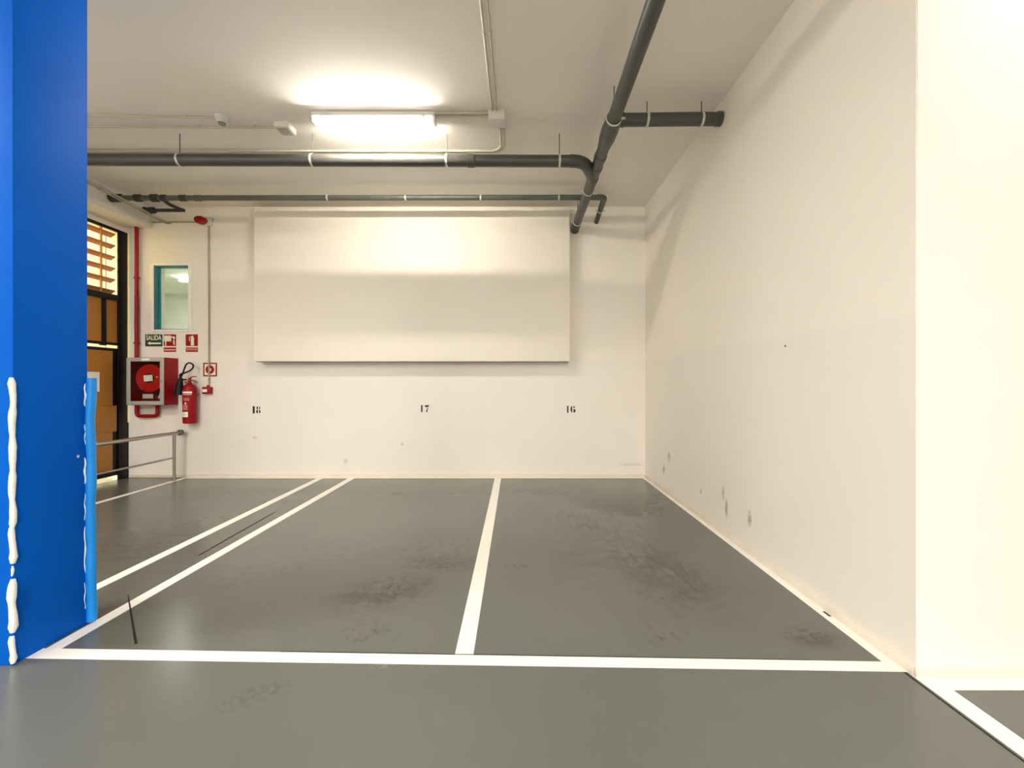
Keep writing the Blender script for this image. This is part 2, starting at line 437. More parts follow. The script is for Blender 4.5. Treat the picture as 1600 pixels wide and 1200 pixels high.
# foam guard on the far edge
g0 = thing('corner_guard', 'light blue padded corner guard on the far edge of the blue pillar', 'corner guard', (-2.612, 2.622, 0), 'corner guards on the blue pillar')
pts, rad = [], []
for i in range(41):
    z = .012 + (1.49)*i/40
    pts.append((-2.621 + .003*math.sin(i*.35) + (.004 if i < 14 else 0), 2.634 + .003*math.sin(i*.5+1), z))
    rad.append(.0255 + .0015*math.sin(i*.9))
MB().tube(pts, rad, 18).build('foam_tube', M_GUARD, g0)
for (z0, z1, r) in ((.32, .60, .010), (.64, .80, .007), (.86, 1.02, .013), (1.10, 1.22, .006), (1.33, 1.47, .012), (.10, .26, .006)):
    n = 8
    MB().tube([(-2.6255, 2.605 + .003*math.sin(i*1.3+z0*7), z0+(z1-z0)*i/n) for i in range(n+1)],
              [max(.0015, r*.5*math.sin(PI*(i+.4)/(n+.8))**.6*(.8+.2*math.sin(i*2.1))) for i in range(n+1)], 10).build('glue_bead', M_GLUE, g0)
g1 = thing('corner_guard', 'patchy white glue strip on the near edge of the blue pillar', 'corner guard', (-2.626, 2.233, 0), 'corner guards on the blue pillar')
for (p0, p1, r) in ((590, 826, .0165), (824, 880, .018), (906, 912, .008), (884, 900, .007), (905, 988, .021), (994, 1036, .017)):
    z0, z1 = [CAM_H+(VY-p)/F*2.233 for p in (p1, p0)]
    n = max(6, int((z1-z0)/.03))
    MB().tube([(-2.626 + .003*math.sin(i*.7+p0), 2.2315 + .002*math.sin(i*.9), z0+(z1-z0)*i/n) for i in range(n+1)],
              [.76*r*(1 + .16*math.sin(i*1.1+p0) + .08*math.sin(i*2.3)) * (.6 if i in (0, n) else 1) for i in range(n+1)], 12).build('glue_patch', M_GLUE, g1)

# ------------------------------------------------------------------ black door on the left wall
DY0 = 4.45
dr = thing('door_1', 'black steel door with ochre panels and a slatted top light', 'door', (LW, 5.57, 0)); dr['kind'] = 'structure'
fr = MB()
y1 = BACK-.018
fr.box(LW-.012, LW+.012, 6.53, y1, 0.0, 3.81, .003).box(LW-.012, LW+.012, y1-.002, BACK-.001, 0, .86)                       # right jamb
fr.box(LW-.08, LW+.012, DY0-.05, DY0+.12, 0, 3.81, .003)
fr.box(LW-.02, LW+.012, DY0, 6.54, 3.765, 3.81, .003)
fr.box(LW-.08, LW+.010, DY0, 6.54, 2.72, 2.81, .003)
fr.box(LW-.012, LW+.006, DY0, 5.75, 2.80, 3.77, .002)
fr.build('door_frame', M_BLKMET, dr)
MB().box(LW-.05, LW, 6.285, 6.352, 2.03, 2.73, .003).build('mullion', M_BLKMET, dr)
MB().box(LW-.04, LW-.015, 6.285, 6.30, 2.80, 3.77).build('glazing_bar', M_SLAT, dr)
# upper ochre panes
for ya, yb in ((6.345, 6.54), (5.7, 6.29), (5.05, 5.66)):
    MB().box(LW-.045, LW-.015, ya, yb, 2.07, 2.73).build('upper_panel', M_BROWN, dr)
MB().box(LW-.05, LW, 5.65, 5.71, 2.03, 2.73, .003).build('mullion', M_BLKMET, dr)
MB().box(LW-.05, LW-.005, DY0, 6.54, 2.045, 2.085, .003).build('cross_rail', M_BLKMET, dr)
MB().box(LW-.05, LW-.005, DY0, 6.54, 1.955, 2.0, .003).build('cross_rail', M_BLKMET, dr)
MB().box(LW-.06, LW-.01, DY0, 6.54, .075, 1.965).build('lower_leaf', M_BLKMET, dr)
MB().box(LW-.012, LW+.004, 4.7, 6.443, .145, 1.955, .002).build('lower_panel', M_BROWN, dr)
MB().box(LW-.0, LW+.022, 4.7, 6.49, .745, 1.135, .003).build('cross_board', M_BROWN, dr)
MB().box(LW+.010, LW+.035, 6.56, 6.60, 1.62, 1.80, .005).build('handle', M_BLKMET, dr)
# slats
for i in range(7):
    z = 2.80 + .172*i
    rot = Matrix.Rotation(math.radians(-32), 4, 'Y')
    if z < 3.76:
        MB().box(LW-.105, LW-.015, 5.7, 6.515, z-.008+.05, z+.008+.05, .003, rot=rot).build('slat', M_SLAT, dr)

pn = tag(MB().box(LW+.006, LW+.0075, 5.9, 6.235, 1.35, 1.635).build('paper_notice', M_PAPER), 'white sheet of paper stuck on the ochre door panel', 'paper notice')

# outside, in sunshine: a yellow facade and paving
struct('wall_outside', MB().box(-10.6, -10.2, -4, 16, -.3, 9), M_YEL, 'sunlit yellow building seen through the slats of the door', 'building')
struct('ground', MB().box(-12, LW-.25, -4, 16, -.3, -.02), M_GROUND, 'sunlit paving outside the door', 'ground')

# ------------------------------------------------------------------ window in the back wall and the lit room behind it
win = thing('window_1', 'small white framed window with a teal rebate in the back wall', 'window', (-5.4, BACK, 2.31)); win['kind'] = 'structure'
fx0, fx1, fz0, fz1 = -5.735, -5.075, 2.275, 3.345
wf = MB()
wf.box(fx0, WX0, BACK-.018, BACK+.02, fz0, fz1, .004).box(WX1, fx1, BACK-.018, BACK+.02, fz0, fz1, .004)
wf.box(WX0, WX1, BACK-.018, BACK+.02, fz0, WZ0, .004).box(WX0, WX1, BACK-.018, BACK+.02, WZ1, fz1, .004)
wf.build('window_frame', M_WFR, win)
ws = MB()
ws.box(WX0, WX0+.012, BACK+.02, BACK+.12, WZ0, WZ1).box(WX1-.012, WX1, BACK+.02, BACK+.12, WZ0, WZ1)
ws.box(WX0, WX1, BACK+.02, BACK+.12, WZ1-.012, WZ1).box(WX0, WX1, BACK+.02, BACK+.12, WZ0, WZ0+.012)
ws.box(WX0+.01, WX0+.03, BACK+.075, BACK+.10, WZ0, WZ1, .003)
ws.build('rebate', M_TEAL, win)
MB().box(WX0+.012, WX1-.012, BACK+.085, BACK+.091, WZ0+.012, WZ1-.012).build('pane', M_ACRYL, win)
rb = MB()
rb.box(-9, -3.4, 10.2, 10.4, 0, 4.2).box(-9.2, -9, BACK+.2, 10.4, 0, 4.2).box(-3.4, -3.2, BACK+.2, 10.4, 0, 4.2)
rb.box(-9, -3.4, BACK+.2, 10.4, 3.58, 3.78).box(-9, -3.4, BACK+.2, 10.4, -.1, 0)
rb.box(-9.2, LW-.34, BACK, BACK+.2, -.1, 4.2)
struct('wall_beyond', rb, M_ROOM, 'pale green room seen through the small window', 'wall')
tl = MB().box(-6.72, -5.9, 8.5, 8.60, 3.50, 3.579, .01)
o = tag(tl.build('ceiling_light', mat('lit_tube', (.9, .9, .9), .4, emit=(1, .97, .9), estr=5)), 'lit tube lamp in the room behind the small window', 'ceiling light')

# ------------------------------------------------------------------ large boxed panel on the back wall
bp_ = thing('wall_panel', 'large plain white boxed panel mounted high on the back wall', 'panel', (-1.6, 6.6, 1.8))
px0, px1, pz0, pz1 = -3.985, .795, 1.805, 4.135
MB().box(px0+.03, px1-.02, 6.52, BACK-.0005, pz0+.012, pz1-.005).build('casing', M_PANEL, bp_)
MB().box(px0, px1, 6.50, 6.522, pz0, pz1, .002).build('front_board', M_PANEL, bp_)
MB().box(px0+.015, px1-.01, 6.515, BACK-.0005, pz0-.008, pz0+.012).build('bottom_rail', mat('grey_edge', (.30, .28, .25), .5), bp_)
MB().box(-4.05, px1+.01, 6.60, BACK-.0005, pz1+.01, pz1+.05, .003).build('top_batten', M_PANEL, bp_)

# ------------------------------------------------------------------ drain pipes under the ceiling
def bend(p0, c, p1, r, n=10):
    """straight run p0 -> corner c -> p1 with a rounded corner"""
    p0, c, p1 = V(p0), V(c), V(p1)
    a = c + (p0-c).normalized()*r; b = c + (p1-c).normalized()*r
    pts = [p0]
    for k in range(n+1):
        t = k/n
        pts.append(a*(1-t)**2 + c*2*t*(1-t) + b*t*t)
    pts.append(p1)
    return pts
def hanger(root, c, axis, R, ear=True, rod=True, clampw=.022):
    cl = MB().ring(c, axis, R+.0005, clampw, .005)
    if ear:
        ax = V(axis).normalized(); sd = ax.cross(V((0, 0, 1))).normalized()
        for s_ in (-1, 1):
            e = V(c) + sd*s_*(R+.018)
            cl.box(e.x-.018, e.x+.018, e.y-.009, e.y+.009, e.z-.006, e.z+.006)
    o = cl.build('hanger_clamp', M_CLAMP, root)
    if rod:
        MB().tube([V(c)+V((0, 0, R)), V((c[0], c[1], CEIL-.001))], .0055, 8).build('rod', M_ROD, o)
R0 = .0615
def mainz(y): return 3.955 + (3.88-3.955)*(y-2.78)/(6.6-2.78)
MX = .90
dp = thing('drain_pipe', 'long dark grey drain pipe running from the foreground to the back wall', 'pipe', (MX, 4.5, 3.92), 'dark drain pipes under the ceiling')
MB().tube([(MX, 0.5, mainz(.5)), (MX, 4.02, mainz(4.02)), (MX, 6.48, mainz(6.48))], R0, 24).build('pipe_run', M_PVC, dp)
e = bend((MX, 6.46, mainz(6.46)), (MX, 6.58, mainz(6.58)), (MX, 6.70, mainz(6.6)-.015), .06)
MB().tube(e, R0+.004, 24).build('elbow', M_PVC, dp)
# swollen wye where the branch comes in, and socket collars
MB().lathe((MX, 3.98, mainz(3.98)), (0, 1, -.02), [(0, R0+.006), (.05, R0+.010), (.16, R0+.022), (.30, R0+.020), (.40, R0+.008), (.44, R0+.006)], 24).build('wye_fitting', M_PVC, dp)
MB().tube([(MX+.0, 4.34, mainz(4.34)+.02), (MX+.01, 4.24, mainz(4.24)+.07), (MX+.05, 4.2, 4.045), (MX+.14, 4.2, 4.05)], R0+.006, 20).build('wye_branch', M_PVC, dp)
for y in (4.60, 4.82, 5.08):
    MB().lathe((MX, y, mainz(y)), (0, 1, -.02), [(0, R0+.001), (.004, R0+.007), (.07, R0+.007), (.075, R0+.001)], 24).build('collar', M_PVC, dp)
for y, rod in ((3.98, True), (5.42, False), (6.40, False)):
    hanger(dp, (MX, y, mainz(y)), (0, 1, 0), R0+(.006 if y < 4 else 0), True, rod)
    if not rod: MB().tube([(MX, y-.02, mainz(y)+R0), (MX, y-.02, CEIL-.001)], .005, 8).build('rod', M_ROD, dp)
for y in (2.4,):
    hanger(dp, (MX, y, mainz(y)), (0, 1, 0), R0)

CY, CZ = 4.74, 3.926
dc = thing('drain_pipe', 'dark grey drain pipe crossing the ceiling from the blue pillar, below the tube lamp', 'pipe', (-2, CY, CZ), 'dark drain pipes under the ceiling')
MB().tube([(-5.695, CY, CZ+.02), (.58, CY, CZ)], R0+.002, 24).build('pipe_run', M_PVC, dc)
MB().tube(bend((.5815, CY, CZ), (.74, CY, CZ), (.895, 5.06, mainz(5.06)-.005), .13), R0+.006, 24).build('elbow', M_PVC, dp)
MB().lathe((-.55, CY, CZ+.003), (1, 0, 0), [(0, R0), (.004, R0+.008), (.08, R0+.008), (.085, R0)], 24).build('collar', M_PVC, dc)
for px in (281, 488, 698, 874):
    x = (px-VX)/F*CY
    hanger(dc, (x, CY, CZ+.02*(.58-x)/6.3), (1, 0, 0), R0+.002, ear=False)

BZ = 4.048
db = thing('drain_pipe', 'short dark grey branch pipe reaching the right wall', 'pipe', (1.5, 4.2, BZ), 'dark drain pipes under the ceiling')
MB().tube([(MX+.1415, 4.2, BZ+.002), (RW-.003, 4.2, BZ+.012)], R0, 24).build('pipe_run', M_PVC, db)
MB().lathe((RW-.05, 4.2, BZ+.012), (1, 0, 0), [(0, R0), (.004, R0+.006), (.046, R0+.006), (.048, R0)], 24).build('collar', M_PVC, db)
for px in (1011, 1096):
    hanger(db, ((px-VX)/F*4.2, 4.2, BZ+.006), (1, 0, 0), R0, ear=False)

# thin pipe along the back
TY, TZ, TR = 6.0, 4.052, .037
dt = thing('drain_pipe', 'thin grey green pipe under the ceiling just above the white panel', 'pipe', (-2, TY, TZ), 'dark drain pipes under the ceiling')
MB().tube([(-5.695, TY, TZ+.01), (1.17, TY, TZ+.02)], TR, 20).build('pipe_run', M_PVCG, dt)
MB().tube(bend((1.12, TY, TZ+.02), (1.225, TY, TZ+.02), (1.232, TY+.3, TZ-.005), .06), TR+.004, 20).build('elbow', M_PVCG, dt)
MB().tube([(1.230, TY+.16, TZ+.008), (1.238, BACK-.001, TZ-.06)], TR, 20).build('outlet', M_PVC, dt)
for px in (512, 634, 751, 873):
    hanger(dt, ((px-VX)/F*TY, TY, TZ+.014), (1, 0, 0), TR, ear=False, rod=False)
hanger(dt, (1.234, TY+.36, TZ-.02), (0, 1, -.1), TR, ear=True, rod=False)
for x0, x1, r in ((-5.69, -5.52, .055), (-5.35, -5.25, .05), (-5.12, -5.02, .052), (-4.98, -4.90, .046), (-4.72, -4.62, .044), (-4.52, -4.42, .043)):
    MB().lathe((x0, TY, TZ+.01), (1, 0, 0), [(0, TR), (.008, r), (x1-x0-.008, r), (x1-x0, TR)], 20).build('pipe_wrap', M_TAPE if x0 < -4.7 else M_PVCG, dt)
br = MB().tube([(-4.96, TY, TZ-.01), (-4.96, TY+.12, TZ-.03), (-4.95, 6.34, TZ-.02)], .024, 14)
br.build('branch', M_TAPE, dt)
MB().tube([(-4.93, 6.35, TZ-.02), (-5.38, 6.35, TZ-.02)], .024, 14).build('branch', M_TAPE, dt)
MB().lathe((-5.36, 6.35, TZ-.02), (-1, 0, 0), [(0, .025), (.01, .045), (.09, .045), (.10, .03), (.13, .03), (.14, .05), (.16, .05)], 16).build('valve', M_TAPE, dt)

# ------------------------------------------------------------------ conduits, boxes, lamp
def conduit(label, pts, clips=(), r=.0105, group='cream cable conduits on the ceiling', m=None):
    pts = [V(p) for p in pts]
    t = thing('cable_conduit', label, 'conduit', tuple(pts[0]), group)
    MB().tube(pts, r, 12).build('tube', m or M_CONDUIT, t)
    for c, ax in clips:
        c = V(c); a = V(ax)
        q = MB().ring(c, a, r+.0005, .014, .004, 12)
        q.build('clip', m or M_CONDUIT, t)
    return t
JY = 4.36
zc0 = CEIL-.0165
jb = thing('ceiling_junction_box', 'grey junction box where the ceiling conduits meet, right of the tube lamp', 'junction box', (-.205, JY, CEIL-.05))
MB().box(-.29, -.125, JY-.055, JY+.085, CEIL-.092, CEIL-.001, .006).build('body', M_BOXG, jb)
MB().box(-.298, -.117, JY-.062, JY+.092, CEIL-.112, CEIL-.092, .006).build('lid', M_BOXG, jb)
for i, x in enumerate((-.252, -.205)):
    conduit(['left one of two long parallel conduits from the foreground to the junction box', 'right one of two long parallel conduits from the foreground to the junction box'][i],
            [(x-.03, .4, zc0), (x, JY-.05, zc0)], [((x-.03*(JY-y)/(JY-.4), y, zc0), (0, 1, 0)) for y in (2.2, 2.75, 3.35, 4.0)])
for i, (x, y) in enumerate(((-.185, 5.06), (-.145, 5.11))):
    conduit(['conduit from the junction box bending left above the crossing pipe, inner one', 'conduit from the junction box bending left above the crossing pipe, outer one'][i],
            bend((x, JY+.08, zc0), (x, y, zc0), (-5.66, y, zc0), .16+.03*i), [((-5.0+.82*k, y, zc0), (1, 0, 0)) for k in range(6)] + [((x, 4.62, zc0), (0, 1, 0))])
for i, y in enumerate((JY-.01, JY+.045)):
    conduit(['short conduit between lamp and junction box, nearer one', 'short conduit between lamp and junction box, further one'][i],
            [(-.84, y, zc0), (-.285, y, zc0)], [((-.55, y, zc0), (1, 0, 0))])
lamp = thing('ceiling_light', 'lit white tube lamp fixed under the ceiling', 'ceiling light', (-1.46, 4.40, CEIL-.05))
lx0, lx1 = -2.105, -.83
MB().box(lx0+.01, lx1-.01, 4.342, 4.468, CEIL-.046, CEIL-.001, .004).build('housing', M_LAMPB, lamp)
MB().box(lx0+.03, lx1-.03, 4.354, 4.456, CEIL-.094, CEIL-.043, .022, 4).build('diffuser', M_LAMP, lamp)
MB().tube([(lx0+.04, 4.405, CEIL-.065), (lx1-.04, 4.405, CEIL-.065)], .014, 14).build('tube', M_TUBE, lamp)
for x in (lx0, lx1-.032):
    MB().box(x, x+.032, 4.348, 4.462, CEIL-.097, CEIL-.036, .012, 3).build('end_cap', M_LAMPB, lamp)
for x in (lx0+.12, lx1-.12, -1.46):
    MB().box(x-.012, x+.012, 4.346, 4.352, CEIL-.066, CEIL-.030, .002).build('clip', M_LAMPB, lamp)
# left: detector with its conduit, box with its conduit
c = at(345, 178, 4.43)
dx = -3.05; dy = 4.43
det = thing('smoke_detector', 'small pale detector with a smoky lens at the end of a ceiling conduit', 'detector', (dx, dy, CEIL))
MB().lathe((dx, dy, CEIL-.001), (0, 0, -1), [(0, .065), (.012, .068), (.02, .06), (.055, .052), (.07, .04)], 28).build('housing', M_BOXG, det)
MB().lathe((dx, dy-.0, CEIL-.07), (0, 0, -1), [(0, .038), (.012, .034), (.02, .02)], 24).build('lens', M_LENS, det)
conduit('conduit on the ceiling leading from the pillar to the small detector', [(-5.69, 4.36, zc0), (-3.3, 4.42, zc0), (dx-.05, dy, zc0)], [((x, 4.42-.06*(-3.3-x)/2.39, zc0), (1, 0, 0)) for x in (-4.9, -4.1, -3.4)])
bx, by = -2.48, 4.60
jb2 = thing('ceiling_junction_box', 'pale rectangular box on the ceiling between detector and tube lamp', 'junction box', (bx, by, CEIL))
MB().box(bx-.075, bx+.075, by-.10, by+.07, CEIL-.062, CEIL-.001, .006, rot=Matrix.Rotation(.0, 4, 'Z')).build('body', M_BOXG, jb2)
MB().box(bx-.06, bx+.06, by-.085, by+.055, CEIL-.070, CEIL-.061, .003).build('cover', mat('grey_cover', (.42, .41, .36), .4), jb2)
conduit('conduit on the ceiling leading from the pillar to the pale rectangular box', [(-5.69, 4.575, zc0), (bx-.07, by, zc0)], [((x, 4.585, zc0), (1, 0, 0)) for x in (-5.0, -4.2, -3.4, -2.8)])
# two along the beam
for i, x in enumerate((-5.42, -5.462)):
    zz = lambda y: 4.038-.069*(y-5.41)-.012*i
    conduit(['right one of two sloping conduits under the ceiling beside the pale beam', 'left one of two sloping conduits under the ceiling beside the pale beam'][i],
            bend((x, 3.2, zz(3.2)), (x, 6.42, zz(6.42)), (x, BACK-.005, 3.965), .08), [((x, y, zz(y)), (0, 1, 0)) for y in (5.6, 6.2)], .012, m=M_CONDUITD)

# ------------------------------------------------------------------ alarm siren, its conduits and call point
WY = BACK
sz = CAM_H+(VY-347.5)/100
sx = (325-VX)/100
si = thing('alarm_siren', 'red oval alarm sounder on a pale base near the top of the back wall', 'alarm', (sx, WY, sz))
MB().box(sx-.055, sx+.085, WY-.06, WY-.0005, sz-.065, sz+.065, .02, 3).build('base', M_BOXG, si)
rt = Matrix.Rotation(math.radians(8), 4, 'Y')
ov = MB(); ov.lathe((0, 0, 0), (0, -1, 0), [(0, .062), (.05, .065), (.075, .056), (.085, .03)], 28)
bmesh.ops.transform(ov.bm, matrix=Matrix.Translation((sx-.05, WY-.055, sz+.0)) @ rt @ Matrix.Diagonal((1.35, 1, .95, 1)), verts=ov.bm.verts)
ov.build('sounder', M_RED, si)
cx = (327.5-VX)/100
conduit('grey conduit on the back wall between the beam and the red sounder', [(-5.69, WY-.014, sz), (sx-.05, WY-.014, sz)], [((-4.98, WY-.014, sz), (1, 0, 0))], .012, 'conduits of the fire alarm on the back wall', M_CONDUITD)
conduit('grey conduit running down the back wall from the sounder to the red call point', [(cx, WY-.014, sz-.05), (cx, WY-.014, 1.445)], [((cx, WY-.014, CAM_H+(VY-p)/100), (0, 0, 1)) for p in (369, 424, 480, 537, 593)], .012, 'conduits of the fire alarm on the back wall', M_CONDUITD)
cp = thing('call_point', 'small red fire alarm call point at the lower end of the wall conduit', 'call point', (cx-.01, WY, 1.36))
c0 = at(327, 610, WY)
MB().box(c0.x-.07, c0.x+.06, WY-.065, WY-.0005, c0.z-.055, c0.z+.055, .008).build('body', M_RED, cp)
MB().lathe((cx, WY-.03, c0.z+.054), (0, 0, 1), [(0, .022), (.02, .02), (.03, .014)], 12).build('cable_gland', M_RED, cp)
MB().box(c0.x-.06, c0.x+.012, WY-.068, WY-.064, c0.z-.026, c0.z+.020, .001).build('label_plate', M_WHITE, cp)

# ------------------------------------------------------------------ signs
def text_mesh(name, s, size, x, y, z, m, parent, sx=1., bold=.0, align='CENTER'):
    cu = bpy.data.curves.new(name, 'FONT'); cu.body = s; cu.size = size; cu.align_x = align; cu.align_y = 'CENTER'
    cu.extrude = .0006; cu.offset = bold
    t = bpy.data.objects.new(name, cu); COL.objects.link(t)
    bpy.context.view_layer.update()
    dg = bpy.context.evaluated_depsgraph_get()
    me = bpy.data.meshes.new_from_object(t.evaluated_get(dg))
    bpy.data.objects.remove(t); bpy.data.curves.remove(cu)
    me.transform(Matrix.Translation((x, y, z)) @ Matrix.Rotation(PI/2, 4, 'X') @ Matrix.Diagonal((sx, 1, 1, 1)))
    off = V((0, 0, 0)); p = parent
    while p is not None:
        off += p.location; p = p.parent
    me.transform(Matrix.Translation(-off))
    me.materials.clear(); me.materials.append(m)
    o = bpy.data.objects.new(name, me); COL.objects.link(o); o.parent = parent
    return o
SG = 'fire safety signs under the small window'
Z1 = lambda u, v: (220+u/10.44, 510+v/10.44)                # survey grid of the sign area
def sp(u, v, y=BACK): 
    q = at(*Z1(u, v), BACK); return V((q.x, y, q.z))
def rect(mb, u0, u1, v0, v1, ya, yb):
    a, b = sp(u0, v1), sp(u1, v0)
    mb.box(a.x, b.x, ya, yb, a.z, b.z); return mb
SY = BACK-.004
def sign(label, u0, u1, v0, v1, m, cat='sign'):
    c = sp((u0+u1)/2, v1)
    t = thing('safety_sign', label, cat, (c.x, BACK, c.z), SG)
    rect(MB(), u0, u1, v0, v1, SY, BACK-.0004).build('plate', m, t)
    return t
s1 = sign('green exit sign reading SALIDA with an arrow pointing left', 75, 355, 130, 326, M_SIGNG)
c = sp(215, 187)
text_mesh('lettering', 'SALIDA', .104, c.x, SY-.0008, c.z-.002, M_LUM, s1, .70, .0022)
MB().prism([(110, 275), (160, 248), (160, 264), (335, 264), (335, 290), (160, 290), (160, 302)], lambda u, v: sp(u, v, SY-.0015), (0, .0012, 0)).build('arrow', M_LUM, s1, smooth=False)
s2 = sign('red fire hose sign beside the green exit sign', 377, 576, 130, 415, M_SIGNR)
q = MB(); rect(q, 377, 576, 321, 344, SY-.0012, SY); q.build('white_band', M_LUM, s2)
q = MB(); rect(q, 384, 570, 372, 392, SY-.0012, SY); q.build('pale_stripe', M_PINK, s2)
q = MB()
q.prism([(384, 150), (500, 150), (500, 245), (420, 245), (418, 315), (400, 315), (402, 245), (384, 245)], lambda u, v: sp(u, v, SY-.0012), (0, .001, 0))
q.build('hose_symbol', M_LUM, s2, smooth=False)
q = MB()
q.prism([(500, 172), (545, 160), (568, 190), (550, 200), (552, 240), (560, 300), (540, 300), (530, 260), (540, 205)], lambda u, v: sp(u, v, SY-.0012), (0, .001, 0))
q.build('nozzle_symbol', M_LUM, s2, smooth=False)
s3 = sign('red fire extinguisher sign reading EXTINTOR', 735, 932, 130, 415, M_SIGNR)
q = MB(); rect(q, 735, 932, 321, 344, SY-.0012, SY); q.build('white_band', M_LUM, s3)
q = MB()
q.prism([(820, 185), (832, 172), (832, 155), (860, 152), (862, 172), (872, 190), (872, 312), (818, 312)], lambda u, v: sp(u, v, SY-.0012), (0, .001, 0))
q.prism([(830, 160), (800, 170), (788, 195), (800, 240), (808, 238), (798, 198), (806, 178), (832, 170)], lambda u, v: sp(u, v, SY-.0013), (0, .001, 0))
q.build('extinguisher_symbol', M_LUM, s3, smooth=False)
c = sp(833, 378)
text_mesh('lettering', 'EXTINTOR', .046, c.x, SY-.0008, c.z, M_PINK, s3, .78, .0008)
s4 = sign('square red and cream alarm sign crossed by the wall conduit', 1020, 1244, 593, 817, M_SIGNR)
q = MB(); rect(q, 1042, 1222, 615, 795, SY-.001, SY); q.build('cream_field', M_LUM, s4)
c = sp(1131, 705)
MB().ring((c.x, SY-.0015, c.z), (0, 1, 0), .024, .0012, .044, 32).build('button_symbol', M_SIGNR, s4, smooth=False)

# ------------------------------------------------------------------ fire hose cabinet
CYF = 6.424
def cpnt(u, v, y=CYF):
    q = at(190+u/9.6, 545+v/9.6, CYF); return V((q.x, y, q.z))
cab = thing('fire_hose_cabinet', 'red fire hose cabinet with a glazed grey door on the back wall', 'hose cabinet', (-5.57, 6.56, 1.13))
a, b_ = cpnt(72, 848), cpnt(633, 130)
bd = MB()
yf = CYF+.012
t_ = .012
bd.box(a.x, b_.x, yf, BACK-.0005, b_.z-t_, b_.z).box(a.x, b_.x, yf, BACK-.0005, a.z, a.z+t_)
bd.box(a.x, a.x+t_, yf, BACK-.0005, a.z+t_, b_.z-t_).box(b_.x-t_, b_.x, yf, BACK-.0005, a.z+t_, b_.z-t_)
bd.build('body', M_RED, cab)
MB().box(a.x+t_, b_.x-t_, BACK-.03, BACK-.02, a.z+t_, b_.z-t_).build('back_plate', M_CABIN, cab)
i0, i1 = cpnt(130, 785), cpnt(577, 190)
df = MB()
df.box(a.x+.004, i0.x, CYF-.006, yf, a.z+.006, b_.z-.004, .002).box(i1.x, b_.x-.002, CYF-.006, yf, a.z+.006, b_.z-.004, .002)
df.box(i0.x, i1.x, CYF-.006, yf, a.z+.006, i0.z, .002).box(i0.x, i1.x, CYF-.006, yf, i1.z, b_.z-.004, .002)
door = df.build('door', M_GREYMET, cab)
MB().box(i0.x, i1.x, CYF+.004, CYF+.008, i0.z, i1.z).build('pane', M_ACRYL, door)
p = cpnt(606, 485); MB().lathe((p.x, CYF-.006, p.z), (0, -1, 0), [(0, .010), (.006, .010), (.008, .006)], 14).build('lock', M_ROD, door)
p, r_ = cpnt(302, 175), cpnt(425, 142); MB().box(p.x, r_.x, CYF-.0075, CYF-.006, p.z, r_.z).build('label_strip', M_WHITE, door)
rc = cpnt(372, 440, CYF+.05)
rr = 212/9.6/104.3
rl = MB().lathe((rc.x, CYF+.052, rc.z), (0, 1, 0), [(0, .04), (0, rr-.008), (.006, rr), (.015, rr), (.02, rr-.03), (.12, rr-.03), (.125, rr), (.14, rr)], 40).build('hose_reel', M_REDD, cab)
MB().lathe((rc.x, CYF+.050, rc.z), (0, -1, 0), [(-.004, .072), (.008, .070), (.014, .06)], 28).build('hub', M_BLACK, rl)
MB().box(rc.x-.066, rc.x+.066, CYF+.030, CYF+.0335, rc.z-.046, rc.z+.046, rot=Matrix.Rotation(math.radians(-5), 4, 'Y')).build('hub_label', M_WHITE, rl)
for k in range(3):
    MB().ring((rc.x, CYF+.085+.028*k, rc.z), (0, 1, 0), rr-.03, .026, .024, 36).build('hose_turn', M_BLACK, rl)
p = cpnt(490, 422); MB().lathe((p.x, CYF+.052, p.z), (0, -1, 0), [(0, .012), (.012, .010), (.014, .004)], 12).build('crank_pin', M_PINK, rl)
p, q2 = cpnt(305, 745), cpnt(462, 680); MB().box(p.x, q2.x, CYF+.012, CYF+.015, p.z, q2.z).build('instruction_label', mat('pinkish_label', (.60, .48, .46), .5), cab)
n0, n1 = cpnt(560, 650, CYF+.03), cpnt(535, 745, CYF+.03)
MB().tube([n0, (n0+n1)/2+V((.012, 0, .005)), n1], [.010, .016, .013], 14).build('nozzle', M_BOXG, cab)
MB().tube([cpnt(470, 690, CYF+.035), cpnt(530, 675, CYF+.035), cpnt(575, 645, CYF+.035)], .010, 10).build('hose_end', M_BLACK, cab)
MB().box(cpnt(480, 0).x, cpnt(525, 0).x, CYF+.025, CYF+.05, cpnt(0, 745).z, cpnt(0, 705).z, .006).build('valve', M_RED, cab)

# red supply pipe: from the beam down past the cabinet, U turn, up into the cabinet
PY = 6.645
sxp = (213.5-VX)/F*PY
u2 = (246-VX)/F*PY
zb = CAM_H+(VY-650)/F*PY
sp_ = thing('supply_pipe', 'red water pipe down the left end of the back wall into the hose cabinet', 'pipe', (sxp, PY, zb))
p1 = bend((sxp, PY, 3.889), (sxp, PY, zb), ((sxp+u2)/2, PY, zb), .06)
p2 = bend(((sxp+u2)/2, PY, zb), (u2, PY, zb), (u2, PY, 1.128), .06)
MB().tube(p1+p2[1:], .0265, 18).build('tube', M_RED, sp_)
for py in (434, 536):
    z = CAM_H+(VY-py)/F*PY
    k = MB().ring((sxp, PY, z), (0, 0, 1), .027, .022, .007, 18)
    k.box(sxp-.048, sxp+.048, PY-.006, PY+.006, z-.010, z+.010, .002)
    k.tube([(sxp, PY+.03, z), (sxp, BACK-.0005, z)], .006, 8)
    k.build('pipe_clamp', M_RED, sp_)

